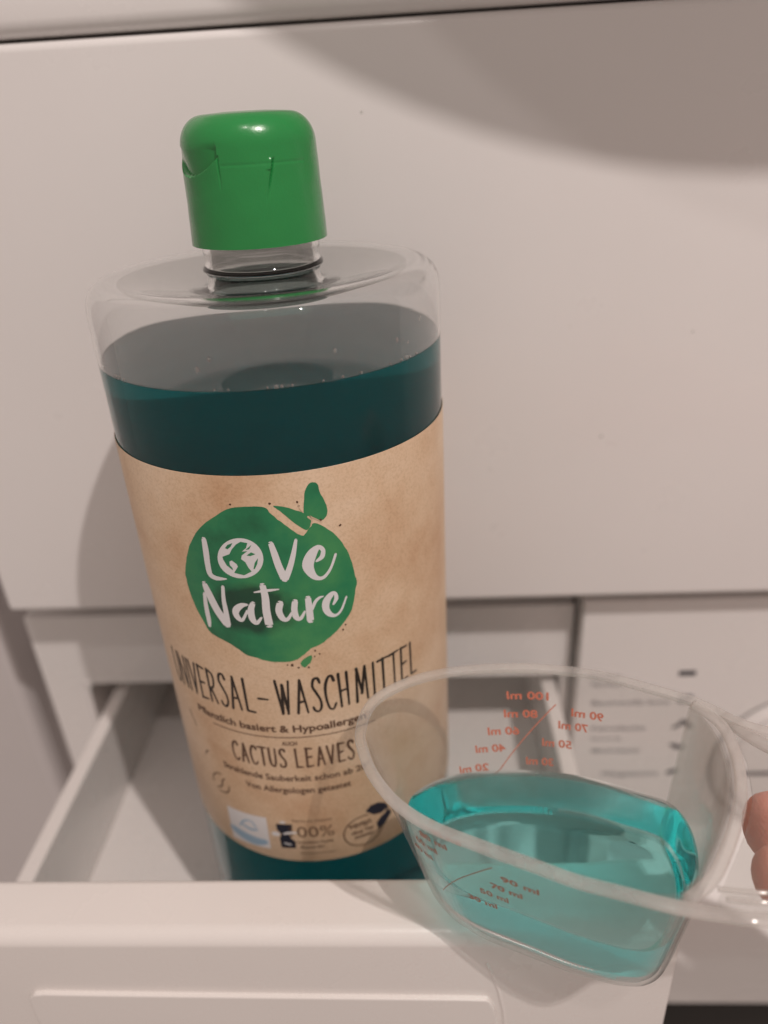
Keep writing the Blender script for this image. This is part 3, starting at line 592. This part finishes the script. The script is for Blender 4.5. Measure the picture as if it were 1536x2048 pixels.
# liquid resting in the cup
tl = (ZL - ZR) / (ZB - ZR); V = []; F = []
ts = [tl, tl + .08, tl + .2, tl + .35, .86, .90]
fl = [wall(i, .978, 1.0) for i in range(NU)]; fc = Vector((sum(p.x for p, z in fl) / NU, sum(p.y for p, z in fl) / NU))
tops = [wall(i, tl, 1.0) for i in range(NU)]; tc = Vector((sum(p.x for p, z in tops) / NU, sum(p.y for p, z in tops) / NU))
for sh, dz in ((0, 0), (.5, 0), (.93, 0), (.97, .12), (.99, .35)): V += [(tc.x + (p.x - tc.x) * sh, tc.y + (p.y - tc.y) * sh, ZL + dz) for p, z in tops]
V += [(p.x, p.y, ZL + .75) for p, z in tops]
for t in ts[1:]: V += [(p.x, p.y, z) for p, z in (wall(i, t, 1.0) for i in range(NU))]
for sh, dz in ((.985, .55), (.955, .18), (.90, .02), (.5, 0), (0, 0)): V += [(fc.x + (p.x - fc.x) * sh, fc.y + (p.y - fc.y) * sh, ZB + .95 + dz * 3) for p, z in fl]
nr = 6 + len(ts) - 1 + 5
for r in range(nr - 1): F += [(r * NU + j, r * NU + (j + 1) % NU, (r + 1) * NU + (j + 1) % NU, (r + 1) * NU + j) for j in range(NU)]
obj('liquid', V, F, 'cupliq', CUP, angle=50)
# the cloudier curved end wall below the handle
ii = [64 + 46 * q / 46 for q in range(47)]; tt = [0.01, .15, .3, .45, tl - .02]; V = []; F = []
for t in tt: V += [(p.x, p.y, z) for p, z in (wall(i, t, 1.25) for i in ii)]
for t in tt[::-1]: V += [(p.x, p.y, z) for p, z in (wall(i, t, 1.75) for i in ii)]
nn = len(ii)
for r in range(2 * len(tt)): F += [((r % (2 * len(tt))) * nn + j, (r % (2 * len(tt))) * nn + j + 1, ((r + 1) % (2 * len(tt))) * nn + j + 1, ((r + 1) % (2 * len(tt))) * nn + j) for j in range(nn - 1)]
obj('end_wall', V, F, 'cupend', CUP, angle=40)
# rolled rim that runs on round the handle
hand_loop = RIMO[-8:] + RIMO[:9] + [(70.4, 129), (75.4, 126.2), (92, 118.5), (108, 109), (114, 98), (106, 88.5), (92, 83.2), (72, 80.4), (56.4, 80.0), (49.5, 80.8), (41.5, 82.4)]
P = catmull([(x, y, ZR) for x, y in hand_loop], 6, True)
def band(P, wdt, hgt, dz=0):
    """flat rolled lip: rounded strip whose outer edge follows P"""
    k = len(P); V = []; F = []
    sec = [(0.0, 0.0), (.10, .34), (.35, .5), (.70, .42), (1, .30), (1, -.45), (.55, -.5), (.12, -.42)]
    for i in range(k):
        t = P[(i + 1) % k] - P[i - 1]; t.z = 0; t.normalize(); nn = Vector((t.y, -t.x, 0))
        V += [(P[i].x + nn.x * a * wdt, P[i].y + nn.y * a * wdt, P[i].z + b * hgt + dz) for a, b in sec]
    n = len(sec)
    for i in range(k): F += [(i * n + j, i * n + (j + 1) % n, ((i + 1) % k) * n + (j + 1) % n, ((i + 1) % k) * n + j) for j in range(n)]
    return V, F
mb = MB(); mb.add(*band(P, 2.5, 1.7)); mb.build('rim', 'cuprim', CUP, angle=50)
endp = catmull([(61.6, 133.8, ZR + .1), (65.4, 127.0, ZR + .3), (65.2, 117.5, ZR + .3), (62.4, 107.8, ZR + .3), (57.2, 98.4, ZR + .3), (50.6, 89.4, ZR + .3), (44.6, 84.8, ZR + .1)], 8)
mb = MB(); mb.tube(endp, 1.25, 12); mb.build('end_lip', 'cuprim', CUP)
out = [(66.9, 134.0), (70.6, 127.0), (75, 123.4), (91.4, 116.4), (106.4, 107.2), (111.6, 97.8), (105.4, 90), (91.4, 85.2), (72, 82.6), (56.6, 82.2), (50.6, 83.0), (50.2, 85.6), (54.2, 91.2), (60.2, 99.2), (65.2, 108), (67.8, 117.8), (68.0, 127.4)]
k = len(out); V = [(x, y, ZR - .9) for x, y in out] + [(x, y, ZR - 1.9) for x, y in out]
tri = [tuple(t) for t in tessellate_polygon([[Vector((x, y, 0)) for x, y in out]])]
F = tri + [tuple(i + k for i in t) for t in tri] + [(i, (i + 1) % k, k + (i + 1) % k, k + i) for i in range(k)]
HND = obj('handle', V, F, 'cup', CUP, smooth=False, angle=30)
mb = MB(); mb.tube(catmull([(50.8, 87.6, ZR - .7), (60, 86.6, ZR - .6), (76, 87, ZR - .6), (92, 89.4, ZR - .7)], 6), .5, 8); mb.build('rib', 'cuprim', HND)
mb = MB(); mb.tube(catmull([(51.6, 85.6, ZR - .7), (60, 84.8, ZR - .6), (76, 85, ZR - .6), (92, 87.2, ZR - .7)], 6), .5, 8); mb.build('rib', 'cuprim', HND)
mb = MB(); mb.tube(catmull([(67.6, 131.0, ZR - 1.2), (73.6, 122.0, ZR - 1.2), (85.4, 113.8, ZR - 1.0), (98, 105, ZR - .6)], 6), 1.5, 10); mb.build('rib', 'cuprim', HND)

# scale printed on the outside of the cup, so the far wall shows it mirrored
def wall_print(items, name, mat):
    V = []; F = []
    for v, f in items:
        k = len(V)
        for i, t in v:
            p, z = wall(i, t, -.10); V.append((p.x, p.y, z))
        F += [tuple(a + k for a in q) for q in f]
    return obj(name, V, F, mat, CUP, smooth=False, merge=False)
def scale_row(s, i0, i1, t, h=.043):
    v, f = text2d(s, 0, 1, 0, 1, .03)
    return [(i0 + (i1 - i0) * x, t - h * y) for x, y in v], f
def scale_line(i0, t0, i1, t1, wd):
    n = 24; v = []
    for q in range(n + 1):
        u = q / n; i = i0 + (i1 - i0) * u; t = t0 + (t1 - t0) * u; v += [(i - wd, t), (i + wd, t)]
    return v, [(2 * q, 2 * q + 1, 2 * q + 3, 2 * q + 2) for q in range(n)]
for s, i0, i1, t in (("100 ml", 40.5, 34, .17), ("80 ml", 38.7, 33.3, .275), ("60 ml", 35.6, 30.2, .375), ("40 ml", 33, 27.5, .475), ("20 ml", 29.5, 23.5, .585),
                     ("90 ml", 49.2, 44, .245), ("70 ml", 46.7, 42, .325), ("50 ml", 44.2, 39.3, .435), ("30 ml", 41.2, 36.4, .55)):
    wall_print([scale_row(s, i0, i1, t)], 'scale_number', 'redink')
wall_print([scale_line(30, .645, 41.6, .19, .12)] + [scale_line(i - 1.2, t, i + 1.2, t, 1) for i, t in ()], 'scale_line', 'redink')
for s, i0, i1, t in (("90 ml", 150.4, 143.4, .26), ("70 ml", 152.7, 146.8, .355), ("50 ml", 155.2, 149.8, .445), ("30 ml", 158.2, 152.6, .55),
                     ("100 ml", 162.6, 156.0, .085), ("80 ml", 165.6, 159.2, .175), ("60 ml", 168.4, 162.4, .265), ("40 ml", 171, 165, .36)):
    wall_print([scale_row(s, i0, i1, t)], 'scale_number', 'fadedink')
wall_print([scale_line(151.5, .17, 167, .64, .12)], 'scale_line', 'fadedink')

# ================================================================ the hand that holds the cup
HAND = thing('hand', 'fingers of a hand pinching the clear cup handle at the right edge', 'hand', (100, 95, -140))
def skin_mesh(name, chains, parent, levels=2):
    V = []; E = []; R = []
    for ch in chains:
        prev = None
        for p in ch:
            if isinstance(p, int): prev = p; continue
            V.append(p[:3]); R.append(p[3]); 
            if prev is not None: E.append((prev, len(V) - 1))
            prev = len(V) - 1
    og = ORIGIN[parent.name]
    me = bpy.data.meshes.new(name); me.from_pydata([((x - og[0]) * .001, (y - og[1]) * .001, (z - og[2]) * .001) for x, y, z in V], E, [])
    o = bpy.data.objects.new(name, me); place(o, parent, None)
    md = o.modifiers.new('skin', 'SKIN'); md.use_smooth_shade = True; md.branch_smoothing = .4
    for k, sv in enumerate(me.skin_vertices[0].data): sv.radius = (R[k] * .001, R[k] * .001); sv.use_root = (k == 0)
    sb = o.modifiers.new('sub', 'SUBSURF'); sb.levels = levels; sb.render_levels = levels
    me.materials.append(M['skin']); return o
W = (222, 92, -168)
chains = [
    [(*W, 21), (196, 92, -160, 22), (168, 92, -152, 20)],                               # 0 wrist, 1, 2 palm
    [2, (140, 104, -144, 10.5), (114, 114, -147, 8.8), (90, 114.4, -146, 8.6), (75.0, 114.2, -142.6, 8.4), (69.4, 113.8, -141.4, 7.2)],     # index, under the handle
    [2, (138, 90, -150, 10.5), (108, 93, -151, 8.8), (84, 99.6, -144, 7.4), (69.4, 99.4, -138.6, 6.7), (64.6, 99.0, -137.6, 5.8)],        # middle, nearer
    [2, (142, 76, -156, 10), (118, 70, -164, 8.6), (103, 71, -176, 7.8), (112, 78, -184, 7.0), (118, 80, -184, 5.6)],            # ring, curled away
    [2, (150, 64, -160, 9), (134, 55, -170, 7.6), (122, 55, -182, 6.8), (130, 62, -188, 6.0), (135, 64, -188, 5)],                # little finger
    [1, (172, 116, -146, 13), (146, 122, -130, 11.2), (118, 112, -113.6, 9.6), (98, 103, -113.8, 8.4), (92, 100.6, -114.6, 6.6)],   # thumb on top
]
HB = skin_mesh('hand_skin', chains, HAND)
